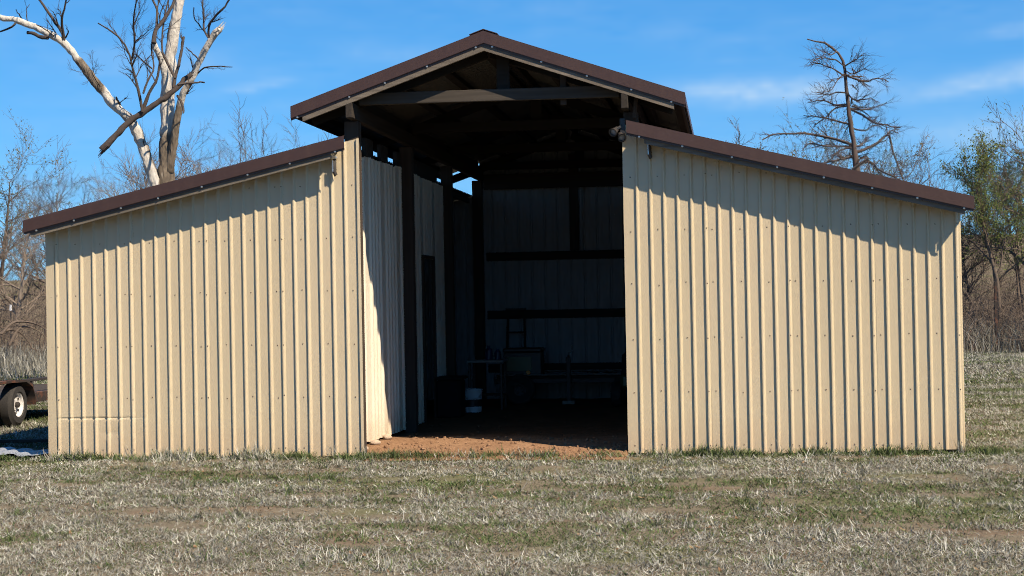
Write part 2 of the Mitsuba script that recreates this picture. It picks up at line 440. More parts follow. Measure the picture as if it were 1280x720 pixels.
# posts and plate beams along the aisle
for sx in (-1, 1):
    for y in (.022, 3.25, 6.45, DEPTH - .16):
        a, b = sorted((sx * 1.535, sx * 1.70))
        obj('post', box(a, b, y, y + .165, 0.0, 3.88), 'mat_wood_z', 'barn')
    a, b = sorted((sx * 1.53, sx * 1.61))
    obj('plate_beam', box(a, b, -.285, DEPTH + .05, 3.885, 4.06), 'mat_wood_y', 'barn')
# trusses: bottom chord, rafters, king post
for i, y in enumerate((-.05, 3.20, 6.40, DEPTH - .2)):
    obj('tie_beam', bar((-1.50, y, 4.118), (1.50, y, 4.108), .05, .135), 'mat_wood_beam' if i == 0 else 'mat_wood_shade', 'barn')
    obj('king_post', box(.10, .25, y + .03, y + .07, 4.06, 4.60), 'mat_wood_shade', 'barn')
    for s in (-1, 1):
        obj('rafter', bar((s * 2.10, y + .05 + .12, zG(2.10) - .165), (s * .03, y + .05 + .12, zG(.03) - .165), .045, .13), 'mat_wood_shade', 'barn')
obj('strut', bar((.86, .01, 3.98), (.86, .01, 4.38), .04, .07, (1, 0, 0)), 'mat_wood_z', 'barn')
for sx in (-1, 1):
    a, b = sorted((sx * 1.613, sx * 1.64))
    obj('frieze_board', box(a, b, .0, DEPTH + .05, 4.0, 4.225), 'mat_wood_y', 'barn')
obj('knee_brace', bar((1.66, -.02, 3.80), (1.70, -.06, 4.12), .04, .14, (0, 1, 0)), 'mat_wood_z', 'barn')
# purlins under the raised roof
for s in (-1, 1):
    for x in (.10, .62, 1.16, 1.74, 2.15):
        c = zG(x) - .056
        obj('purlin', bar((s * x, -.235, c), (s * x, DEPTH + .2, c), .09, .085, (s * .33, 0, 1)), 'mat_wood_shade', 'barn')


def roof_sheets(parent, xa, xb, zf, y0=-.30, y1=DEPTH + .30, feet=.1524):
    """Ribbed roof sheets, ribs running down the slope, .9144 wide along y."""
    for a in np.arange(y0, y1, .9144):
        b = min(a + .9144, y1)
        fs = [a + .05 + feet * i for i in range(6) if a + .05 + feet * i + .046 < b]
        pr = rib_profile(a, b, fs)
        v, f = [], []
        n = len(pr)
        for x in (xa, xb):
            v += [(x, u, zf(x) - .012 + h) for u, h in pr]
        f = [(i, i + 1, n + i + 1, n + i) for i in range(n - 1)]
        f = np.array(f)
        obj('sheet', trimesh.Trimesh(np.array(v), np.vstack([f[:, [0, 1, 2]], f[:, [0, 2, 3]]]), process=False), 'mat_roof', parent, smooth=25)


roof_sheets('barn__wing_roof', -5.476, -1.74, zL)
roof_sheets('barn__wing_roof_001', 1.73, 5.335, zR)
roof_sheets('barn__raised_roof', -EAVE, -.02, zG)
roof_sheets('barn__raised_roof_001', .02, EAVE, zG)


def slope_strip(xa, xb, zf, top, bottom, y0, y1):
    """A board or trim whose top and bottom follow the roof line."""
    a = (1 if xb > xa else -1)
    pts = []
    m = []
    xs = [xa, xb]
    v = [(x, y, zf(x) + d) for x in xs for y in (y0, y1) for d in (top, bottom)]
    hull = m3.Manifold.hull_points(np.array(v)).to_mesh()
    return trimesh.Trimesh(hull.vert_properties[:, :3], hull.tri_verts, process=False)


def rake(x_out, x_in, zf, board, drop=.125, y=-.315, set_back=.045, board_drop=.075, top=.012, bent=None):
    """Brown rake trim with its drip edge, the grey board under it and the screws along the hem."""
    mid = [x_out, x_in] if bent is None else [x_out, bent, x_in]
    for a, b in zip(mid[:-1], mid[1:]):
        pieces = [slope_strip(a, b, zf, top, -drop, y, y + .003), slope_strip(a, b, zf, top + .003, top, y, y + .03), slope_strip(a, b, zf, -drop, -drop - .003, y + .002, y + .025),
                  slope_strip(a, b, zf, -drop - .003, -drop - .026, y + .021, y + .024)]
        obj('rake_trim', cat(pieces), 'mat_brown', 'barn')
        y -= .0025
    obj('fly_rafter', slope_strip(board[0], board[1], zf, -.018, -drop - board_drop, y + set_back, y + set_back + .04), 'mat_wood_x', 'barn')
    s = []
    n = int(abs(x_in - x_out) / .5)
    for k in range(n + 1):
        x = x_out + (x_in - x_out) * (k + .25 + RNG.normal(0, .05)) / (n + .5)
        s.append(screw((x, y + .023, zf(x) - drop - .014), (0, -1, 0), .013, .012))
    return s


s = rake(-5.476, -1.625, zL, (-5.40, -1.80), bent=-2.86)
s += rake(5.335, 1.585, zR, (5.24, 1.78))
s += rake(-EAVE, -.0, zG, (-2.11, 0), drop=.122, set_back=.03, board_drop=.085)
s += rake(EAVE, .0, zG, (2.12, 0), drop=.122, set_back=.03, board_drop=.085)
tag(obj('trim_screws', cat(s), 'mat_screw_bright', 'barn'), 'bright screw heads along the lower edge of the brown trim', kind='stuff')
# ridge cap, eave trims
obj('ridge_cap', cat([slope_strip(-.16, 0, zG, .034, .026, -.322, DEPTH + .31), slope_strip(0, .16, zG, .034, .026, -.322, DEPTH + .31)]), 'mat_brown', 'barn')
for sx, x, zf in ((-1, -5.476, zL), (1, 5.335, zR), (-1, -EAVE, zG), (1, EAVE, zG)):
    a, b = sorted((x, x + sx * .004))
    obj('eave_trim', box(a, b, -.30, DEPTH + .3, zf(x) - .10, zf(x) - .016, .001), 'mat_brown', 'barn')
    a, b = sorted((x - sx * .06, x - sx * .02))
    obj('eave_board', box(a, b, -.24, DEPTH + .25, zf(x) - .115, zf(x) - .028), 'mat_wood_y', 'barn')
# wing purlins whose ends show under the rakes
for sx, zf, xs in ((-1, zL, (-5.28, -4.4, -3.5, -2.6, -1.80)), (1, zR, (5.16, 4.3, 3.4, 2.5, 1.80))):
    for x in xs:
        obj('purlin', bar((x, -.20, zf(x) - .075), (x, DEPTH + .2, zf(x) - .075), .04, .085), 'mat_wood_y', 'barn')
tag('barn', 'tan ribbed metal barn with raised middle roof, brown trim and an open dark aisle', 'barn')
labels['barn__knee_brace'] = {'label': 'short leaning board at the right end of the plate beam'}

# ---------------------------------------------------------------- lights and hooks on the front
fl = 'floodlight'
c = np.array([1.50, -.10, 3.66])
obj('bracket', cat([box(1.50, 1.56, -.09, -.03, 3.62, 3.80), bar(c + (0.02, .02, .05), c + (-.05, -.06, .0), .03, .03)]), 'mat_black', fl)
for dx, dz in ((-.055, -.01), (.02, -.075)):
    d = np.array([-.35 if dx < 0 else .25, -.8, -.45]); d /= np.linalg.norm(d); q = c + (dx, -.05, dz)
    h = obj('lamp_head', cat([lathe([(0, -.08), (.022, -.075), (.030, -.05), (.032, -.02), (.048, .04), (.050, .05), (.040, .05), (.036, .02)], q, d, 20)]), 'mat_frame', fl, smooth=40)
    obj('lens', cat([lathe([(.0365, .022), (.02, .028), (0, .03)], q, d, 20)]), 'mat_lens', h, smooth=True)
tag(fl, 'small twin-headed floodlight at the inner top corner of the right wing', 'floodlight')
for i, (x, zt, lab) in enumerate(((-1.80, 3.44, 'dark hook-shaped hanger under the rake of the left wing'), (1.83, 3.53, 'dark round-bottomed hanger under the rake of the right wing'))):
    k = 'wall_hanger' if i == 0 else 'wall_hanger_001'
    obj('strap', cat([tube([(x, -.05, zt), (x, -.07, zt - .06), (x, -.07, zt - .15), (x + .01, -.06, zt - .185), (x + .022, -.05, zt - .17)], [.02, .022, .024, .024, .012], 10)]), 'mat_frame', k, smooth=40)
    obj('rod', cat([tube([(x - .014, -.092, zt - .02), (x - .014, -.093, zt - .15)], .007, 8), box(x - .03, x + .03, -.10, -.022, zt, zt + .03)]), 'mat_alu', k)
    tag(k, lab, 'hanger')

# ---------------------------------------------------------------- things inside the aisle
# flat utility trailer standing across the back
ut = 'flatbed_trailer'
dz = lambda x, y: float(dirt_z(np.array(x), np.array(y)))
obj('deck', box(-1.15, .95, 8.35, 9.35, .50, .535), 'mat_wood_dark', ut)
obj('frame', cat([box(-1.18, 1.28, 8.30, 8.36, .42, .50), box(-1.18, 1.28, 9.34, 9.40, .42, .50), box(-1.18, -1.12, 8.30, 9.40, .43, .495)]), 'mat_frame', ut)
obj('rail', cat([tube([(-1.15, 8.32, .56), (.9, 8.32, .56)], .015, 8), tube([(-.9, 9.36, .58), (.9, 9.36, .58)], .015, 8)]), 'mat_galv', ut)
obj('jack', cat([box(.02, .09, 8.18, 8.25, .13, .86), box(.035, .075, 8.195, 8.235, .86, .88)]), 'mat_frame', ut)
obj('crank', cat([tube([(.055, 8.215, .88), (.055, 8.215, .93), (.12, 8.20, .95), (.12, 8.20, 1.05)], .01, 6)]), 'mat_alu', ut)
obj('foot_plate', box(-.05, .15, 8.12, 8.32, dz(.05, 8.2) + .0, .14), 'mat_galv', ut)
w = obj('wheel', cat([lathe([(.10, -.06), (.22, -.07), (.25, -.05), (.255, 0), (.25, .05), (.22, .07), (.10, .06)], (-.75, 8.22, dz(-.75, 8.2) + .25), (0, -1, 0), 28)]), 'mat_rubber', ut, smooth=30)
obj('rim', cat([lathe([(.0, .05), (.05, .055), (.06, .03), (.13, .04), (.14, .055)], (-.75, 8.22, dz(-.75, 8.2) + .25), (0, -1, 0), 24)]), 'mat_frame', w, smooth=30)
lamp = obj('marker_light', cat([lathe([(.035, 0), (.035, .015), (.02, .022), (0, .02)], (-.62, 8.295, .60), (0, -1, 0), 16)]), 'mat_amber', ut)
tag(ut, 'low dark flatbed trailer with an upright crank jack standing in the aisle', 'trailer')
# toolbox on it
tb = 'toolbox'
obj('body', box(-1.05, -.42, 8.45, 8.95, .536, .93, .012), 'mat_black', tb)
obj('lid', box(-1.06, -.41, 8.44, 8.96, .932, 1.0, .02), 'mat_black', tb)
obj('face_plate', box(-1.0, -.58, 8.436, 8.449, .62, .86, .004), 'mat_green_paint', tb)
tag(tb, 'dark chest with a greenish glossy front on the flatbed trailer', 'toolbox')
tools = 'jumper_cable'
t = np.linspace(0, 1, 24)
obj(tools, cat([tube(np.stack([.35 + .45 * t, 8.62 + .1 * np.sin(9 * t), .553 + .022 * np.abs(np.sin(7 * t))], 1), .014, 6), tube(np.stack([.30 + .5 * t, 8.75 + .08 * np.cos(7 * t), .553 + 0 * t], 1), .014, 6)]), 'mat_black', smooth=True)
tag(tools, 'black cable heaped on the right part of the flatbed trailer', 'cable')
# step ladder leaning on the back wall
ld = 'step_ladder'
A, B = np.array([-.98, 9.42, .09]), np.array([-.98, 9.69, 1.62])
for dx in (-.15, .15):
    obj('rail', bar(A + (dx * 1.25, 0, 0), B + (dx * .9, 0, 0), .03, .075, (0, 1, 0)), 'mat_wood_dark', ld)
for k in range(1, 6):
    q = A + (B - A) * k / 5.3
    obj('rung', box(q[0] - .17, q[0] + .17, q[1] - .05, q[1] + .03, q[2] - .015, q[2] + .015), 'mat_wood_dark', ld)
obj('top_cap', box(-1.15, -.81, 9.60, 9.735, 1.62, 1.66), 'mat_frame', ld)
tag(ld, 'dark step ladder leaning against the back wall of the aisle', 'ladder')
# riding mower on the right
rm = 'riding_mower'
mx, my = 1.22, 8.0
mz = dz(1.1, 8.)
obj('body', cat([box(mx - .28, mx + .30, my - .50, my + .6, mz + .28, mz + .52, .05), box(mx - .25, mx + .27, my + .35, my + .75, mz + .52, mz + .62, .03)]), 'mat_green_paint', rm, smooth=30)
obj('hood', cat([m3.Manifold.hull_points(np.array([(mx + a, my + b, mz + c_) for a in (-.24, .26) for b, c_ in ((-.62, .34), (-.66, .72), (-.55, .86), (.05, .92), (.05, .40))]))]) if False else box(mx - .24, mx + .26, my - .66, my + .05, mz + .46, mz + .88, .07), 'mat_black', rm, smooth=30)
obj('seat', cat([box(mx - .2, mx + .22, my + .3, my + .68, mz + .63, mz + .70, .03), box(mx - .2, mx + .22, my + .64, my + .72, mz + .68, mz + 1.0, .03)]), 'mat_black', rm)
obj('steering_wheel', cat([tube([(mx + .01 + .16 * math.cos(g), my + .16 + .06 * math.sin(g), mz + .98 + .15 * math.sin(g)) for g in np.linspace(0, 6.283, 25)], .012, 6, False), tube([(mx + .01, my + .02, mz + .85), (mx + .01, my + .16, mz + .98)], .015, 6)]), 'mat_black', rm, smooth=True)
for sx in (-1, 1):
    for yy, rr in ((-.42, .19), (.45, .24)):
        cc = (mx + .01 + sx * .36, my + yy, mz + rr)
        w = obj('wheel', cat([lathe([(rr * .55, -.07), (rr * .9, -.08), (rr, -.05), (rr, .05), (rr * .9, .08), (rr * .55, .07)], cc, (sx, 0, 0), 28)]), 'mat_rubber', rm, smooth=30)
        obj('hub', cat([lathe([(0, .05), (rr * .2, .055), (rr * .25, .03), (rr * .5, .045), (rr * .56, .068)], cc, (sx, 0, 0), 24), lathe([(0, -.05), (rr * .56, -.068)], cc, (sx, 0, 0), 24)]), 'mat_yellow', w, smooth=30)
tag(rm, 'dark riding mower with yellow wheel hubs half hidden behind the right wall', 'riding mower')
# work bench, bin, bucket and jugs on the left
wb = 'work_bench'
by, bx = 6.95, -1.12
obj('top', box(bx - .30, bx + .28, by - .05, by + .5, .82, .86), 'mat_galv', wb)
for dx in (-.26, .24):
    for dy in (0, .44):
        obj('leg', box(bx + dx - .02, bx + dx + .02, by + dy - .02, by + dy + .02, .05, .819), 'mat_frame', wb)
obj('shelf', box(bx - .28, bx + .26, by, by + .45, .30, .32), 'mat_frame', wb)
tag(wb, 'low bench with a grey metal top beside the left aisle posts', 'bench')
scene['mat_matt_black'] = plain((.009, .009, .010), .85, spec=.2)
bn = 'storage_bin'
obj('tub', box(-1.65, -1.29, 5.42, 5.95, .06, .62, .03), 'mat_matt_black', bn)
obj('lid', box(-1.66, -1.26, 5.39, 5.98, .622, .67, .015), 'mat_matt_black', bn)
tag(bn, 'black lidded storage bin on the dirt at the left side of the aisle', 'bin')
bk = 'white_bucket'
cc = (-1.30, 6.72, dz(-1.30, 6.7))
obj('tub', cat([lathe([(0, 0), (.125, 0), (.13, .01), (.145, .34), (.152, .345), (.152, .36), (.138, .36), (.125, .02)], cc, (0, 0, 1), 32)]), 'mat_white', bk, smooth=30)
obj('handle', cat([tube([(cc[0] + .155 * math.cos(g), cc[1] - .05 - .1 * math.sin(g), cc[2] + .33 - .12 * math.sin(g)) for g in np.linspace(0, math.pi, 14)], .004, 6)]), 'mat_alu', bk)
obj('band', cat([lathe([(.1345, .09), (.140, .20), (.1385, .20), (.133, .09)], cc, (0, 0, 1), 32)]), 'mat_black', bk)
tag(bk, 'white plastic bucket with a dark band standing in front of the bench', 'bucket')
for i, (dx, r, h) in enumerate(((.02, .06, .22), (.16, .05, .17))):
    k = obj('blue_jug' if i == 0 else 'blue_can', cat([lathe([(0, 0), (r, 0), (r * 1.02, .01), (r, h * .7), (r * .45, h * .86), (r * .4, h), (0, h)], (bx + dx, by + .2, .861), (0, 0, 1), 20)]), 'mat_blue', smooth=30)
    tag(k, ('taller' if i == 0 else 'shorter') + ' blue container on the metal bench top', 'jug' if i == 0 else 'can')
# stones under the left aisle wall
for i, (x, y, r, lab) in enumerate(((-1.63, .42, .05, 'pale stone wedged under the aisle wall nearest the front corner'), (-1.60, .95, .045, 'second pale stone under the left aisle wall'), (-1.62, 1.75, .05, 'farther pale stone under the aisle wall beside the shadow edge'))):
    sp = trimesh.creation.icosphere(2, r)
    sp.vertices *= [1.3, 1.6, .75]
    sp.vertices *= (1 + .5 * (meshkit.fbm(sp.vertices * 18 + i * 7, 3, 4) - .5))[:, None]
    sp.vertices += [x, y, dz(x, y) + r * .45]
    tag(obj('stone', sp, 'mat_stone', smooth=35), lab, 'stone')

cl = []
for _ in range(420):
    x, y = CLODS.uniform(-1.5, 1.5), CLODS.exponential(1.1) - .25
    if y > 6:
        continue
    r = CLODS.uniform(.006, .022) * (1.6 if CLODS.uniform() < .08 else 1)
    sp = trimesh.creation.icosphere(1, r)
    sp.vertices = sp.vertices * CLODS.uniform(.6, 1.3, 3) * CLODS.uniform(.8, 1.2, (len(sp.vertices), 1)) + [x, y, dz(x, y) + r * .3]
    cl.append(sp)
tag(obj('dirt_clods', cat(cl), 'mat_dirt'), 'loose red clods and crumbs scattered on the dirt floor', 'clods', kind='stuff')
# ---------------------------------------------------------------- yard left of the barn
# car trailer, parked along the side of the barn
ct = 'car_trailer'
WX, R = -8.22, .335
for y in (4.42, 5.42):
    c = np.array([WX, y, R + terrain(WX, y) + .005])
    w = obj('wheel', cat([lathe([(.165, -.10), (.20, -.105), (.28, -.10), (.305, -.075), (R, -.06), (R, .06), (.305, .075), (.28, .10), (.20, .105), (.185, .09), (.17, .07)], c, (1, 0, 0), 40)]), 'mat_rubber', ct, smooth=30)
    obj('rim', cat([lathe([(0, .06), (.035, .06), (.04, .045), (.085, .045), (.10, .03), (.155, .045), (.165, .07), (.178, .085), (.186, .088)], c, (1, 0, 0), 40)]), 'mat_silver', w, smooth=30)
    holes = [lathe([(.019, .04), (.019, .0475), (0, .0475)], c + (0, .125 * math.cos(g), .125 * math.sin(g)), (1, 0, 0), 10) for g in np.arange(8) * math.pi / 4]
    obj('hub', cat([lathe([(.045, .045), (.045, .09), (.03, .10), (0, .10)], c, (1, 0, 0), 16)] + holes), 'mat_frame', w)
arc = [(3.95, .36), (3.97, .48), (4.09, .64), (4.28, .71), (4.95, .72), (5.58, .71), (5.80, .63), (5.90, .47), (5.92, .34)]
fv = np.array([(x, y, z + dzz) for y, z in arc for x, dzz in ((WX - .14, 0), (WX + .15, 0), (WX + .15, -.035), (WX - .14, -.035))])
n = len(arc)
ff = [(i * 4 + a, i * 4 + (a + 1) % 4, (i + 1) * 4 + (a + 1) % 4, (i + 1) * 4 + a) for i in range(n - 1) for a in range(4)] + [(0, 3, 2, 1), (n * 4 - 4, n * 4 - 3, n * 4 - 2, n * 4 - 1)]
ff = np.array(ff)
obj('fender', trimesh.Trimesh(fv, np.vstack([ff[:, [0, 1, 2]], ff[:, [0, 2, 3]]]), process=False), 'mat_rust', ct, smooth=30)
obj('frame', cat([box(WX - .30, WX - .18, 2.2, 9.6, .30, .46), box(WX - 1.95, WX - 1.83, 2.2, 9.6, .30, .46), box(WX - 1.95, WX - .18, 9.5, 9.62, .30, .46), box(WX - 1.95, WX - .18, 2.1, 2.2, .30, .46)]), 'mat_rust', ct)
obj('deck', box(WX - 1.82, WX - .31, 2.21, 9.49, .40, .455), 'mat_wood_dark', ct)
obj('side_rail', cat([box(WX - .25, WX - .20, 2.3, 9.5, .64, .685)] + [box(WX - .25, WX - .20, y, y + .05, .461, .639) for y in (2.3, 3.6, 6.6, 8.0, 9.4)]), 'mat_frame', ct)
for y in (4.42, 5.42):
    obj('axle', cat([tube([(WX - 1.9, y, .32), (WX - .1, y, .32)], .035, 10)]), 'mat_frame', ct)
tag(ct, 'rusty tandem-axle trailer with a silver wheel rim parked left of the barn', 'trailer')
# scrap sheet, planks and tub in the shade of the barn
g = grid(np.linspace(-7.3, -5.50, 65), np.linspace(-.1, .9, 6), lambda x, y: .045 + .010 * np.clip(np.sin(x * 27.) * 2, -1, 1) + .02 * np.sin(x * 1.7 + y) + .012 * np.sin(x * 5 + 2 * y))
tag(obj('scrap_sheet', g, 'mat_scrap', smooth=40), 'pale bent scrap of ribbed sheet metal on the ground by the left corner', 'metal sheet')
for i, (p, q, lab) in enumerate((((-7.9, .9, .10), (-6.65, 1.5, .14), 'weathered plank lying highest on the scrap beside the trailer'), ((-7.7, .45, .09), (-6.75, .95, .10), 'second weathered plank lying nearer the camera than the first'), ((-7.6, 1.7, .07), (-5.9, 1.9, .07), 'dark long plank lying farther back in the barn shade'))):
    tag(obj('plank', bar(p, q, .14, .04), 'mat_wood_x' if i < 2 else 'mat_wood_dark'), lab, 'plank')
k = 'plastic_tub'
obj('tub', box(-5.98, -5.50, 1.6, 2.3, .02, .36, .03), 'mat_black', k)
obj('rim', box(-6.0, -5.48, 1.58, 2.32, .362, .39, .01), 'mat_black', k)
tag(k, 'black tub standing in the shade against the left side of the barn', 'tub')

# ---------------------------------------------------------------- trees


class Wood:
    """Collects the tubes of one tree, thick wood apart from twigs."""

    def __init__(self, rng, thin=.03):
        self.parts = {}; self.rng = rng; self.leaves = []; self.thin = thin

    solo = (); fine = .003

    def add(self, name, pts, rad, sides=None):
        if name in self.solo:
            k = name
            while k in self.parts:
                k = name + '#%d' % (len(self.parts) + 1)
            name = k
        r = float(np.max(rad))
        s = sides or (10 if r > .12 else 7 if r > .05 else 4 if r > .015 else 3)
        v, f = tube(pts, rad, 16 if r > .07 and sides is None else s, r > .02)
        if r > .07:
            q = np.repeat(np.asarray(pts, float), 16, 0) if sides is None else None
            if q is not None:
                m = len(q); d = v[:m] - q
                k = 1 + .55 * (meshkit.fbm(v[:m] * [7, 7, 3.], 3, 61) - .5) + .28 * (meshkit.fbm(v[:m] * [22, 22, 8.], 2, 63) - .5)
                v[:m] = q + d * k[:, None]
        self.parts.setdefault(name, []).append((v, f))

    def curve(self, pts, n):
        """A smooth line through the points with some natural crookedness."""
        p = np.asarray(pts, float)
        d = np.concatenate([[0], np.cumsum(np.linalg.norm(np.diff(p, axis=0), axis=1))])
        from scipy.interpolate import PchipInterpolator
        s = np.linspace(0, d[-1], n)
        return PchipInterpolator(d, p, axis=0)(s), s / d[-1]

    def grow(self, p, d, length, r, level, spread=.7, gravity=0., wander=.18, kids=4, name='branches', twig='twigs', tip=.35, up=.0, leafy=0):
        n = 6 if level > 1 else 4
        pts, q, dd = [p], np.array(p, float), np.array(d, float)
        for i in range(n):
            dd = dd + self.rng.normal(0, wander, 3) + np.array([0, 0, up - gravity]) / n
            dd /= np.linalg.norm(dd); q = q + dd * length / n; pts.append(q)
        rad = np.linspace(r, r * tip if level > 0 else r * .3, n + 1)
        self.add(name if r > self.thin else twig, np.array(pts), rad)
        if leafy and level <= 1:
            for i in range(leafy):
                k = self.rng.integers(1, n + 1); self.leaves.append(pts[k] + self.rng.normal(0, .10, 3))
        if level == 0:
            return
        for i in range(kids):
            t = (i + 1 + self.rng.uniform(-.4, .4)) / kids * n
            t = min(max(t, 1), n - .01); k = int(t); q = pts[k] + (pts[k + 1] - pts[k]) * (t - k) if k < n else pts[n]
            ax = self.rng.normal(0, 1, 3); dk = pts[min(k + 1, n)] - pts[min(k, n - 1)]; dk = dk / np.linalg.norm(dk)
            side = ax - dk * (ax @ dk); side /= np.linalg.norm(side)
            a = spread * self.rng.uniform(.6, 1.25)
            self.grow(q, dk * math.cos(a) + side * math.sin(a), length * self.rng.uniform(.45, .75) * (1.05 - .35 * t / n), max(rad[k] * self.rng.uniform(.45, .7), self.fine), level - 1, spread, gravity, wander, kids, name, twig, tip, up, leafy)

    def build(self, key, mats, smooth=True):
        for name, m in self.parts.items():
            name = name.split('#')[0]
            k = obj(name, cat(m), mats[name], key, smooth=smooth)
            if name in ('twigs', 'branches'):
                labels[k] = {'kind': 'stuff', 'label': 'fine bare twigs of the crown' if name == 'twigs' else 'bare branches of the crown'}


def leaf_mesh(centres, size, rng, per=3):
    c = np.repeat(np.asarray(centres), per, 0); n = len(c)
    c = c + rng.normal(0, size * 1.4, (n, 3))
    a = rng.normal(0, 1, (n, 3)); a /= np.linalg.norm(a, axis=1, keepdims=True)
    b = np.cross(a, rng.normal(0, 1, (n, 3))); b /= np.linalg.norm(b, axis=1, keepdims=True)
    s = (size * rng.uniform(.6, 1.3, n))[:, None]
    v = np.stack([c - a * s, c + b * s * .45, c + a * s, c - b * s * .45], 1).reshape(-1, 3)
    i = np.arange(n)[:, None] * 4
    return trimesh.Trimesh(v, np.vstack([i + [0, 1, 2], i + [0, 2, 3]]), process=False)


# the big dead tree behind the left wing: limbs laid out at their own distance
Y0 = 20.0
PXM = F_PX / (Y0 - CAM[1])


def splinters(tree, name, p, d, r, n=7):
    d = d / np.linalg.norm(d)
    for _ in range(n):
        o = tree.rng.normal(0, 1, 3); o -= d * (o @ d); o *= r * .6 / np.linalg.norm(o)
        tree.parts.setdefault(name, []).append(tube([p + o - d * r * 2, p + o * .9 + d * r * tree.rng.uniform(.6, 3.2) + o * .3], [r * .5, r * .04], 5))


def limb(tree, name, pts, w0, w1, n=14, depth=(0, 0), crook=.012, twigs=0, twig_len=.9, level=1, up=.25):
    k = len(pts)
    world = [at(px, py, Y0 + depth[0] + (depth[1] - depth[0]) * i / (k - 1)) for i, (px, py) in enumerate(pts)]
    p, s = tree.curve(world, n)
    p = p + tree.rng.normal(0, crook, p.shape) * np.minimum(s, 1)[:, None] * (np.linspace(0, 1, n) < 2)[:, None]
    rad = (w0 + (w1 - w0) * s) / PXM / 2 * (1 + tree.rng.normal(0, .05, n))
    tree.add(name, p, rad)
    for _ in range(twigs):
        i = tree.rng.integers(max(1, n // 4), n - 1)
        d = p[i + 1] - p[i]; d /= np.linalg.norm(d)
        side = tree.rng.normal(0, 1, 3); side -= d * (side @ d); side /= np.linalg.norm(side)
        dd = d * .75 + side * .65 + np.array([0, 0, .25]); dd /= np.linalg.norm(dd)
        tree.grow(p[i], dd, twig_len * tree.rng.uniform(.5, 1.2), max(min(rad[i] * .5, .022), .006), level + (twigs > 4 and name == 'dark_branch'), .55, 0, .16, 5, 'twigs', 'twigs', .4, up)
    return p


dt = Wood(np.random.default_rng(5))
dt.solo = ('limb', 'dark_branch')
root = at(206, 232, Y0)
limb(dt, 'trunk', [(204, 452), (205, 300), (206, 235), (209, 190), (209, 150), (210, 110), (212, 80), (217, 40), (224, 0), (229, -50), (233, -110)], 30, 9, 100, (0, .3), .008)
limb(dt, 'limb', [(204, 330), (199, 250), (191, 222), (177, 180), (166, 154), (144, 132), (115, 97), (87, 61), (76, 50), (58, 41), (36, 31), (18, 25), (0, 22), (-40, 10), (-80, 14)], 17, 5, 90, (0, -1.6), .010, 4, .7)
limb(dt, 'limb', [(212, 215), (216, 185), (220, 160), (225, 130), (229, 117), (238, 101), (249, 78), (256, 64), (265, 47), (275, 36)], 11, 8, 22, (0, -.7), .012, 2, .6)
limb(dt, 'limb', [(210, 118), (207, 95), (203, 79), (197, 64), (192, 53)], 12, 8, 12, (0, -.3), .01)
limb(dt, 'fallen_log', [(127, 188), (145, 169), (162, 152), (188, 135), (213, 117), (228, 103), (238, 93)], 9, 6, 30, (-1.35, -.8), .012)
D = 'dark_branch'
for pts, a, b, tw, tl in (
        ([(192, 54), (194, 39), (199, 32), (210, 17), (217, 3), (222, -20)], 6, 3, 3, .9), ([(195, 40), (196, 25), (196, 12), (191, 0), (186, -25)], 5, 2.5, 4, .9),
        ([(178, 140), (173, 112), (166, 84), (163, 70), (157, 56), (147, 45), (134, 37), (122, 29)], 5, 1.6, 9, .8), ([(165, 74), (168, 53), (167, 30), (170, 4), (172, -20)], 3, 1.4, 7, .7),
        ([(168, 53), (176, 46), (184, 40)], 2, 1, 3, .5), ([(178, 140), (187, 115), (197, 96), (199, 80), (198, 70)], 5, 2.4, 2, .5), ([(179, 117), (186, 98), (192, 87), (190, 66), (189, 55)], 3.4, 2, 2, .5),
        ([(190, 86), (180, 77), (168, 67)], 2, 1.2, 3, .4), ([(217, 110), (219, 96), (223, 83), (227, 62), (230, 46)], 5, 3.6, 1, .4), ([(219, 98), (210, 80), (202, 60), (203, 38), (208, 10), (212, -10)], 4, 2, 4, .7),
        ([(261, 47), (261, 34), (268, 22), (280, 10), (287, -3)], 4, 2.4, 2, .5), ([(260, 47), (255, 35), (254, 14), (251, -6)], 3, 1.4, 5, .5), ([(258, 42), (251, 34), (244, 25), (242, 10)], 2.4, 1.2, 2, .4),
        ([(249, 75), (240, 66), (232, 59)], 2.2, 1.2, 1, .3), ([(247, 92), (258, 84), (275, 83), (291, 84)], 2.4, 1, 2, .4), ([(222, 106), (236, 104), (255, 103)], 3.4, 2, 1, .3), ([(222, 120), (228, 132), (229, 142)], 4, 2, 0, .3),
        ([(80, 50), (76, 37), (71, 31), (60, 15), (50, 0), (42, -14)], 5.5, 2.6, 3, .6), ([(80, 48), (78, 34), (77, 25), (81, 10), (84, -8)], 5, 2.4, 6, .6), ([(82, 47), (85, 40), (84, 34)], 2.4, 1, 1, .2),
        ([(20, 28), (14, 34), (0, 39), (-12, 40)], 3, 1.6, 2, .4), ([(34, 26), (33, 14), (37, 6)], 2, 1, 1, .4), ([(76, 50), (66, 44), (56, 36), (46, 31)], 2.2, 1.2, 1, .4), ([(60, 47), (50, 46), (42, 42), (34, 40)], 6, 4, 0, .3), ([(27, 23), (20, 12)], 2, 1, 1, .3),
        ([(150, 132), (146, 122)], 4, 2, 2, .4), ([(125, 108), (118, 96), (116, 84)], 1.6, .8, 5, .5), ([(112, 92), (100, 84)], 2, 1, 0, .3)):
    limb(dt, D, pts, a, b, 10, (-1.0 + dt.rng.normal(0, .2), -1.0 + dt.rng.normal(0, .6)), .010, tw, tl)
splinters(dt, 'limb#9', at(275, 36, Y0 - .7), at(275, 36, Y0 - .7) - at(265, 47, Y0 - .7), .075)
splinters(dt, 'fallen_log', at(128, 187, Y0 - 1.35), at(128, 187, Y0) - at(145, 169, Y0), .08)
splinters(dt, 'fallen_log', at(238, 93, Y0 - .8), at(238, 93, Y0) - at(228, 103, Y0), .055)
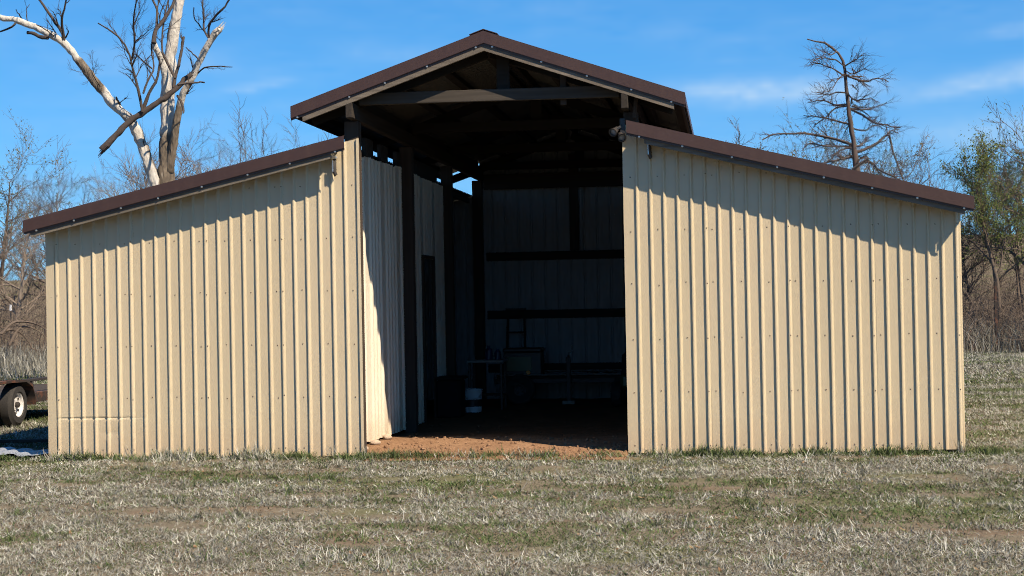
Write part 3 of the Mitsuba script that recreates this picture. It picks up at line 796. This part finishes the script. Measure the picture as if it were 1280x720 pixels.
dt.build('dead_tree', {'trunk': 'mat_dead_bark', 'limb': 'mat_dead_bark', 'fallen_log': 'mat_dark_branch', D: 'mat_dark_branch', 'twigs': 'mat_dark_branch', 'branches': 'mat_dark_branch'})
tag('dead_tree', 'tall dead tree with a pale peeling trunk and crooked limbs behind the left wing', 'tree')
labels['dead_tree__fallen_log'] = {'label': 'dark broken log caught crosswise in the fork'}

# the dead conifer behind the right wing
Y0 = 19.0
PXM = F_PX / (Y0 - CAM[1])
cf = Wood(np.random.default_rng(9))
cf.solo = ('branch',)
Z5 = lambda pts: [(900 + x / 2.571, y / 2.571) for x, y in pts]
limb(cf, 'trunk', Z5([(448, 1050), (446, 700), (440, 545), (430, 470), (420, 400), (408, 300), (400, 212), (375, 165), (340, 140), (305, 132), (278, 126)]), 13, 1.6, 36, (0, .0), .008)
for pts, a, b in (
        ([(425, 465), (380, 450), (330, 438), (250, 428), (180, 432), (135, 446)], 3.6, 1.2), ([(430, 470), (340, 470), (300, 460), (262, 486)], 2.4, 1), ([(440, 500), (390, 512), (350, 520), (300, 540)], 3, 1.2),
        ([(418, 400), (360, 385), (320, 375), (268, 372)], 2.4, .9), ([(412, 335), (370, 338), (330, 322), (282, 330)], 2.6, 1), ([(412, 340), (378, 345), (345, 372), (300, 402)], 2.4, .9),
        ([(405, 250), (370, 225), (335, 210), (290, 200)], 2.2, .8), ([(400, 215), (365, 190), (335, 186), (300, 196)], 1.8, .8), ([(404, 235), (380, 255), (355, 290), (330, 296)], 1.8, .8), ([(408, 300), (380, 296), (345, 305), (318, 296)], 1.8, .8),
        ([(402, 212), (430, 195), (458, 178)], 1.8, .8), ([(404, 240), (430, 252), (470, 262), (505, 252), (542, 264)], 2.6, .8), ([(404, 226), (430, 236), (468, 220)], 1.6, .7), ([(410, 300), (440, 322), (480, 318), (515, 332)], 2, .8),
        ([(414, 348), (450, 352), (490, 348), (535, 328)], 2.4, .9), ([(416, 350), (455, 368), (500, 396), (540, 404), (580, 410)], 2.8, 1), ([(424, 410), (460, 420), (500, 402), (520, 414)], 2, .8),
        ([(436, 490), (470, 478), (512, 455), (540, 430), (552, 470), (570, 530), (596, 590)], 3.6, 1.2), ([(512, 455), (530, 440), (548, 420), (575, 432)], 2, .8), ([(440, 530), (480, 520), (510, 545), (560, 570), (600, 590)], 3, 1.2),
        ([(440, 520), (470, 500), (480, 540), (500, 580)], 2.2, 1), ([(375, 165), (350, 175), (330, 160)], 1.4, .7), ([(440, 470), (460, 462), (475, 440)], 2.4, 1)):
    limb(cf, 'branch', Z5(pts), a * 1.1, b * 1.1, 12, (0, cf.rng.normal(0, 1.1)), .010, 15, .36, 1, -.1)
# branches that point towards and away from the camera
for k in range(16):
    z = cf.rng.uniform(2.6, 7.0)
    p = at(900 + 425 / 2.571, 375 - (z - 1.717) * PXM, Y0); a = cf.rng.choice([-1, 1]) * math.pi / 2 + cf.rng.normal(0, .5)
    cf.grow(p, np.array([math.cos(a), math.sin(a), -.05 + cf.rng.normal(0, .15)]), (8.3 - z) * .38 * cf.rng.uniform(.6, 1), .022, 2, .7, .12, .12, 5, 'branches', 'twigs', .3)
limb(cf, 'broken_stub', Z5([(425, 546), (450, 528), (478, 508)]), 4, 3, 5, (-.4, -.6), .003)
cf.build('dead_conifer', {'trunk': 'mat_conifer', 'branch': 'mat_conifer', 'branches': 'mat_conifer', 'twigs': 'mat_conifer', 'broken_stub': 'mat_twig_pale'})
tag('dead_conifer', 'bare dead conifer with drooping whorled twigs behind the right wing roof', 'tree')


def bare_tree(key, px, top, y, label, seed, mat='mat_twig', group=None, lean=0., leaf_mat=None, leafy=0, trunk_r=.16, spread=.62, stems=1, kids=6, level=3, leaf_size=.05, first=.3, per=3, reach=.42, rise=0.):
    rng = np.random.default_rng(seed); t = Wood(rng, .035); t.fine = .0085
    base = at(px, 400, y); base[2] = terrain(base[0], base[1]) - .1
    H = at(px, top, y)[2] - base[2]
    for s in range(stems):
        a = rng.uniform(0, 6.28); off = np.array([math.cos(a), math.sin(a), 0]) * (.35 if stems > 1 else 0)
        q, d = base + off, np.array([lean + off[0] * .35, off[1] * .3, 1.]); d /= np.linalg.norm(d)
        n = 10; pts = [q]; h = H * rng.uniform(.78, .95) if stems > 1 else H * .92
        for i in range(n):
            d = d + rng.normal(0, .07, 3) + [0, 0, .05]; d /= np.linalg.norm(d); q = q + d * h / n; pts.append(q)
        pts = np.array(pts); rad = trunk_r * (1 - .88 * np.linspace(0, 1, n + 1) ** .8) * (1 + rng.normal(0, .04, n + 1)); rad[0] *= 1.3
        t.add('trunk', pts, rad)
        m = int(12 if stems > 1 else 20)
        for k in range(m):
            u = first + (1 - first) * (k + rng.uniform(0, 1)) / m; i = min(int(u * n), n - 1); p = pts[i] + (pts[i + 1] - pts[i]) * (u * n - i)
            az = k * 2.4 + rng.normal(0, .4); e = rng.uniform(.35, .95) + rise
            t.grow(p, np.array([math.cos(az) * math.cos(e), math.sin(az) * math.cos(e), math.sin(e)]), H * reach * (1 - .57 * (u - first)) * rng.uniform(.7, 1.15), max(rad[i] * .55, .02), level - 1, spread, -.05, .17, kids, 'branches', 'twigs', .3, .25, leafy)
    t.build(key, {'trunk': mat, 'branches': mat, 'twigs': mat})
    if leaf_mat:
        obj('leaves', leaf_mesh(t.leaves, leaf_size, rng, per), leaf_mat, key)
        labels[key + '__leaves'] = {'kind': 'stuff', 'label': 'loose young leaves along the twigs'}
    tag(key, label, 'tree', group)


TREES = (
    # px, top, y, label, kwargs
    (58, 222, 44, 'grey bare tree with a fan of fine twigs just left of the barn roof edge', dict(trunk_r=.15)),
    (14, 275, 38, 'bare leaning tree at the left edge of the picture, in front of the brush', dict(trunk_r=.14, lean=.28, mat='mat_twig_pale')),
    (-14, 205, 52, 'leafing tree cut by the left picture edge', dict(leaf_mat='mat_leaf_far', leafy=2, per=2)),
    (96, 248, 56, 'low bare tree right behind the left end of the barn roof', dict(stems=2, trunk_r=.11)),
    (150, 215, 40, 'bare tree with tangled pale twigs left of the dead trunk', dict(stems=3, trunk_r=.10, mat='mat_twig_pale', lean=.05)),
    (205, 200, 46, 'bare bushy tree whose twigs show behind the pale dead trunk', dict(stems=3, trunk_r=.11)),
    (262, 205, 42, 'bare tree with spreading twigs just right of the dead trunk', dict(stems=3, trunk_r=.10, lean=-.08, mat='mat_twig_pale')),
    (322, 178, 38, 'bare tree whose upright twigs rise over the middle of the left wing roof', dict(stems=2, trunk_r=.12)),
    (388, 186, 44, 'thin bare tree in the gap between left wing roof and raised roof', dict(trunk_r=.10)),
    (886, 158, 30, 'bare tree whose thin twig tips stick out right of the raised roof', dict(trunk_r=.08, reach=.2)),
    (985, 178, 52, 'leafing tree low behind the roof, left of the dead conifer', dict(leaf_mat='mat_leaf_far', leafy=2, per=2, stems=2, trunk_r=.12)),
    (1040, 172, 56, 'leafing tree low behind the dead conifer trunk', dict(leaf_mat='mat_leaf_far', leafy=2, per=2, stems=2, trunk_r=.12)),
    (1106, 200, 50, 'bare purplish tree rising over the roof right of the dead conifer', dict(stems=2, trunk_r=.10)),
    (1160, 212, 54, 'low bare tree over the outer end of the right wing roof', dict(stems=2, trunk_r=.10)),
    (1250, 192, 40, 'slender tree in fresh green leaf right of the barn', dict(leaf_mat='mat_leaf', leafy=2, per=5, leaf_size=.04, trunk_r=.10, first=.38, spread=.38, reach=.32, rise=.35, stems=2)),
    (1284, 208, 46, 'duller green tree behind the slender green one', dict(leaf_mat='mat_leaf_dull', leafy=2, per=5, leaf_size=.045, trunk_r=.09, reach=.32, first=.35, rise=.3, stems=2, lean=.06)),
    (1296, 160, 44, 'tall bare tree cut by the right picture edge', dict(trunk_r=.18, leaf_mat='mat_leaf_dull', leafy=1, per=1)),
    (1206, 268, 48, 'low bare tree touching the right wall edge of the barn', dict(stems=3, trunk_r=.09)),
)
for i, (px, top, y, label, kw) in enumerate(TREES):
    bare_tree('leafing_tree' if False else ('bare_tree' if 'leaf_mat' not in kw else 'leafing_tree') and numbered('bare_tree' if 'leaf_mat' not in kw else 'leafing_tree'), px, top, y, label, 100 + i, **kw)

# ---------------------------------------------------------------- brush, weeds and grass


def blades(base, length, width, lean, az, curl, color, rng, seg=3):
    """Grass blades as tapered curved strips: one mesh with a colour for each blade."""
    n = len(base)
    pts = [base]; ang = lean.copy(); q = base.copy(); a = az.copy()
    for s in range(seg):
        d = np.stack([np.sin(ang) * np.cos(a), np.sin(ang) * np.sin(a), np.cos(ang)], 1)
        q = q + d * (length / seg)[:, None]; pts.append(q); ang = ang + curl / seg; a = a + rng.normal(0, .35, n)
    side = np.stack([-np.sin(az + rng.normal(0, .6, n)), np.cos(az), 0 * az], 1)
    w = np.array([1, .9, .65, .0] if seg == 3 else [1, .7, 0.])
    P = np.stack(pts, 1); off = side[:, None] * (width[:, None] * w[None] / 2)[:, :, None]
    L, Rr = P - off, P + off
    v = np.concatenate([L, Rr[:, :seg]], 1)
    per = 2 * seg + 1; m = seg + 1; f = []
    for s in range(seg - 1):
        f += [(s, m + s, m + s + 1), (s, m + s + 1, s + 1)]
    f += [(seg - 1, m + seg - 1, seg)]
    F = (np.arange(n)[:, None, None] * per + np.array(f)[None]).reshape(-1, 3)
    return v.reshape(-1, 3), F, np.repeat(color, per, 0)


def green_patch(x, y):
    a = meshkit.fbm(np.stack([x * .55 + 4, y * .9, 0 * x], -1), 4, 31); b = meshkit.fbm(np.stack([x * 3., y * 4., 0 * x + 3], -1), 3, 33)
    return np.clip((.55 * a + .45 * b - .455) / .16, 0, 1)


PALE = np.array([(.315, .322, .290), (.262, .265, .232), (.190, .188, .162), (.108, .104, .088), (.43, .435, .41)])
GREEN = np.array([(.062, .095, .034), (.085, .112, .048), (.12, .135, .075), (.048, .076, .030)])


def turf(x, y, rng, scale, green_gain=1.0, near_wall=None):
    n = len(x)
    g = np.clip(green_patch(x, y) * green_gain, 0, 1)
    pale = PALE[rng.choice(5, n, p=[.26, .27, .22, .13, .12])]; gr = GREEN[rng.integers(0, 4, n)]
    tone = .62 + .76 * meshkit.fbm(np.stack([x * 1.4, y * 2.2, 0 * x + 9], -1), 4, 35)
    is_g = rng.uniform(0, 1, n) < g * .72 + .24
    col = np.where(is_g[:, None], gr, pale * tone[:, None]) * rng.uniform(.8, 1.2, n)[:, None]
    mott = meshkit.fbm(np.stack([x * 9, y * 6, 0 * x + 19], -1), 3, 45)
    col = col * np.clip(.5 + 1.0 * mott, .5, 1.4)[:, None]
    clump = meshkit.fbm(np.stack([x * 6, y * 7, 0 * x + 5], -1), 3, 37)
    length = scale * (.5 + 1.3 * clump) * rng.uniform(.5, 1.4, n) * np.where(is_g, .85, 1)
    lean = np.where(is_g, rng.uniform(.6, 1.4, n), rng.uniform(1.0, 1.6, n))
    az = rng.uniform(0, 6.283, n) + 0
    curl = np.where(is_g, rng.uniform(.1, .9, n), rng.normal(-.1, 1.1, n))
    base = np.stack([x, y, terrain(x, y) - .004 + np.where(is_g, 0, rng.uniform(0, .014, n))], 1)
    return base, length, lean, az, curl, col


def in_barn(x, y, m=.0):
    return (x > LX0 - m) & (x < RX1 + m) & (y > -.02 - m) & (y < DEPTH + .3)


V, F_, Cc, off = [], [], [], 0


def put(part):
    global off
    V.append(part[0]); F_.append(part[1] + off); Cc.append(part[2]); off += len(part[0])


rng = np.random.default_rng(77)
# near field: the denser, the nearer
for (ya, yb, dens, wid) in ((-10.2, -7, 3600, .0055), (-7, -4, 2900, .0065), (-4, -1.6, 2500, .0075), (-1.6, .15, 2400, .008)):
    half = lambda y: (y - CAM[1]) * .34 + 1.0
    A = (yb - ya) * 2 * half(yb); n = int(A * dens)
    y = rng.uniform(ya, yb, n); x = (CAM[0] - .1317 * (y - CAM[1])) + rng.uniform(-1, 1, n) * half(yb)
    keep = ~in_barn(x, y) & (np.abs(x - (CAM[0] - .1317 * (y - CAM[1]))) < half(y)) & ~((np.abs(x) < 1.5) & (y > -.16 + .1 * np.sin(x * 5) + .12 * (x > .9)) )
    bare = meshkit.fbm(np.stack([x * 1.3, y * 2.0, 0 * x + 14], -1), 4, 39)
    keep &= rng.uniform(0, 1, n) < np.clip((.70 - bare) / .12, .10, 1)
    x, y = x[keep], y[keep]; n = len(x)
    b, L, le, az, cu, co = turf(x, y, rng, .047)
    put(blades(b, L, wid * rng.uniform(.6, 1.4, n), le, az, cu, co, rng))
# greener, taller fringe along the foot of the walls and the dirt
n = 15000
x = rng.uniform(-5.9, 5.6, n); y = -.05 - np.abs(rng.normal(0, .16, n)) - .10 * (np.abs(x) < 1.5)
tuft = meshkit.fbm(np.stack([x * 2.2, 0 * x, 0 * x + 2], -1), 3, 41); k = rng.uniform(0, 1, n) < np.clip((tuft - .30) / .3, .12, 1)
x, y, tuft = x[k], y[k], tuft[k]; n = len(x)
b, L, le, az, cu, co = turf(x, y, rng, .10, 1.6)
b[:, 2] += .0
greener = rng.uniform(0, 1, n) < np.where((x > -2.6) & (x < 2.4), .55, .22)
co[greener] = GREEN[rng.integers(0, 4, greener.sum())] * 1.1
put(blades(b, L * (.6 + .9 * tuft), .008 * rng.uniform(.6, 1.4, n), le * .7, az, cu, co, rng))
# a few dry weeds along the foot of the walls
n = 46
cx = rng.uniform(-5.6, 5.4, n); cx = cx[np.abs(cx) > 1.4]; n = len(cx)
x = np.repeat(cx, 9) + rng.normal(0, .03, n * 9); y = np.repeat(-.07 - rng.uniform(0, .1, n), 9) + rng.normal(0, .02, n * 9)
put(blades(np.stack([x, y, terrain(x, y)], 1), np.repeat(rng.uniform(.10, .26, n), 9) * rng.uniform(.5, 1.1, n * 9), np.full(n * 9, .005), rng.uniform(0, .5, n * 9), rng.uniform(0, 6.28, n * 9), rng.uniform(0, .9, n * 9), np.where(rng.uniform(0, 1, (n * 9, 1)) < .3, GREEN[2], PALE[rng.choice(3, n * 9)]), rng))
# taller odd tufts and seed stalks
n = 420
cx, cy = rng.uniform(-4.5, 9, n), -.1 - 9.5 * rng.uniform(0, 1, n) ** 1.4
x = np.repeat(cx, 26) + rng.normal(0, .035, n * 26); y = np.repeat(cy, 26) + rng.normal(0, .035, n * 26)
b, L, le, az, cu, co = turf(x, y, rng, .085)
kind = np.repeat(rng.uniform(0, 1, n), 26)
co = np.where((kind < .35)[:, None], GREEN[rng.integers(0, 4, len(x))] * 1.05, co)
put(blades(b, L * np.repeat(rng.uniform(.5, 1.5, n), 26), .005 * rng.uniform(.6, 1.5, len(x)), le * np.where(kind < .35, .8, .62), az, cu * .6, co, rng))
# dead leaves blown over the field
n = 1500
x, y = rng.uniform(-4.5, 8, n), rng.uniform(-10, .0, n)
lc = np.array([(.16, .10, .06), (.22, .16, .10), (.10, .07, .05)])[rng.integers(0, 3, n)]
put(blades(np.stack([x, y, terrain(x, y) + .012], 1), rng.uniform(.025, .055, n), rng.uniform(.015, .03, n), rng.uniform(1.2, 1.6, n), rng.uniform(0, 6.28, n), rng.normal(0, .8, n), lc, rng))
# field right of and behind the barn, left yard
for (xa, xb, ya, yb, n, sc, wd, gg) in ((5.2, 9.5, 0, 14, 70000, .055, .009, 1.3), (6.0, 15.5, 14, 37, 90000, .075, .017, .8), (-12, -5.35, 0, 12, 70000, .075, .010, 1.8), (-24, -7, 12, 30, 60000, .11, .020, .9)):
    x = rng.uniform(xa, xb, n); y = rng.uniform(ya, yb, n)
    k = ~((x > -7.1) & (x < -5.4) & (y > -.2) & (y < 1.3))
    x, y = x[k], y[k]; n = len(x)
    b, L, le, az, cu, co = turf(x, y, rng, sc, gg)
    put(blades(b, L, wd * rng.uniform(.6, 1.4, n), le * .9, az, cu, co, rng, 2))
grass = trimesh.Trimesh(np.vstack(V), np.vstack(F_), process=False)
tag(obj('grass', grass, 'mat_vertex', color=np.clip(np.vstack(Cc), 0, 1)), 'matted winter grass, straw grey with green tufts, in front of and around the barn', 'grass', kind='stuff')

# tall dry weeds at the edge of the field
V, F_, Cc, off = [], [], [], 0
for (xa, xb, ya, yb, n, h) in ((6, 34, 34.5, 41, 9000, 1.35), (-40, -11, 29, 37, 22000, .8), (-34, -10, 24, 30, 7000, .45)):
    x = rng.uniform(xa, xb, n); y = rng.uniform(ya, yb, n)
    cl = meshkit.fbm(np.stack([x * .8, y * .8, 0 * x], -1), 3, 51)
    b = np.stack([x, y, terrain(x, y) - .02], 1)
    co = PALE[rng.choice(5, n)] * rng.uniform(.7, 1.15, n)[:, None]
    put(blades(b, h * (.35 + cl) * rng.uniform(.5, 1.2, n), rng.uniform(.007, .020, n), rng.uniform(0, .5, n), rng.uniform(0, 6.28, n), rng.uniform(0, 1.3, n), co * (.62 if xa > 0 else .85), rng))
tag(obj('dry_weeds', trimesh.Trimesh(np.vstack(V), np.vstack(F_), process=False), 'mat_vertex', color=np.clip(np.vstack(Cc), 0, 1)), 'tall straw-coloured dry weeds along the edge of the field', 'weeds', kind='stuff')


def thicket(spots, rng, h, stems, tubes):
    """Leafless shrubs of many thin crooked stems."""
    for x, y in spots:
        hh = h * rng.uniform(.55, 1.25)
        for s in range(stems):
            a = rng.uniform(0, 6.283); e = rng.uniform(.7, 1.5)
            d = np.array([math.cos(a) * math.cos(e), math.sin(a) * math.cos(e), math.sin(e)])
            p = np.array([x + rng.normal(0, .35), y + rng.normal(0, .35), terrain(x, y) - .05]); pts = [p]
            L = hh * rng.uniform(.5, 1.15)
            for i in range(4):
                d = d + rng.normal(0, .22, 3) + [0, 0, -.06 * i]; d /= np.linalg.norm(d); p = p + d * L / 4; pts.append(p)
            r = rng.uniform(.008, .020)
            tubes.append(tube(pts, np.linspace(r, r * .35, 5), 3, False))
            for k in range(3):
                i = rng.integers(1, 5); dd = d + rng.normal(0, .6, 3); dd[2] = abs(dd[2]); dd /= np.linalg.norm(dd)
                q = pts[i]; l2 = L * rng.uniform(.2, .45); mid = q + dd * l2 * .5 + rng.normal(0, .05, 3)
                tubes.append(tube([q, mid, q + dd * l2 + rng.normal(0, .08, 3)], [r * .6, r * .45, r * .25], 3, False))


rng = np.random.default_rng(123)
tubes = []
thicket([(rng.uniform(8, 36), rng.uniform(34.5, 52)) for _ in range(170)], rng, 2.5, 26, tubes)
thicket([(rng.uniform(-44, -12), rng.uniform(33, 50)) for _ in range(150)], rng, 2.3, 26, tubes)
tag(obj('brush_thicket', cat(tubes), 'mat_twig', smooth=False), 'leafless grey-brown brush thicket behind the field on both sides', 'brush', kind='stuff')
tubes = []
for _ in range(480):
    x = rng.choice([rng.uniform(10, 75), rng.uniform(-85, -16)]); y = rng.uniform(50, 125)
    thicket([(x, y)], rng, 4.4 if x < 0 else 3.8, 14, tubes)
tag(obj('far_woods', cat(tubes), 'mat_twig', smooth=False), 'far leafless woodland on the low rise at the horizon', 'woods', kind='stuff')
# arching fallen branches in the brush on the left
t = Wood(np.random.default_rng(31), .02)
for k, (pa, pb, pc) in enumerate((((2, 418), (22, 402), (58, 412)), ((12, 432), (30, 408), (60, 425)), ((-10, 425), (14, 412), (40, 436)))):
    p, s = t.curve([at(*pa, 30 + .3 * k), at(*pb, 30.4 + .3 * k), at(*pc, 31 + .3 * k)], 12)
    t.add('branches', p, .05 - .03 * s)
    for j in range(7):
        t.grow(p[2 + j], np.array([t.rng.normal(0, .5), t.rng.normal(0, .5), .6]), .9, .012, 1, .7, .1, .2, 4, 'twigs', 'twigs')
t.build('fallen_branch', {'branches': 'mat_twig', 'twigs': 'mat_twig'})
tag('fallen_branch', 'arching fallen branches lying in the brush left of the barn', 'branch')
# posts in the brush
p = at(1246, 436, 36.0)
k = 'rusty_post'
obj(k, cat([box(p[0] - .045, p[0] + .045, 35.96, 36.04, terrain(p[0], 36.) - .2, at(1246, 352, 36.)[2], .01)]), 'mat_rust')
tag(k, 'upright rusty metal post in the dry weeds right of the barn', 'post')
p = at(14, 430, 34.0)
k = 'fence_post'
obj('post', cat([box(p[0] - .025, p[0] + .025, 33.98, 34.02, terrain(p[0], 34.) - .2, at(14, 389, 34.)[2], .004)]), 'mat_frame', k)
obj('white_tip', cat([box(p[0] - .03, p[0] + .03, 33.975, 34.025, at(14, 388.6, 34.)[2], at(14, 381, 34.)[2], .004)]), 'mat_white', k)
tag(k, 'thin steel fence post with a white top in the brush at far left', 'post')
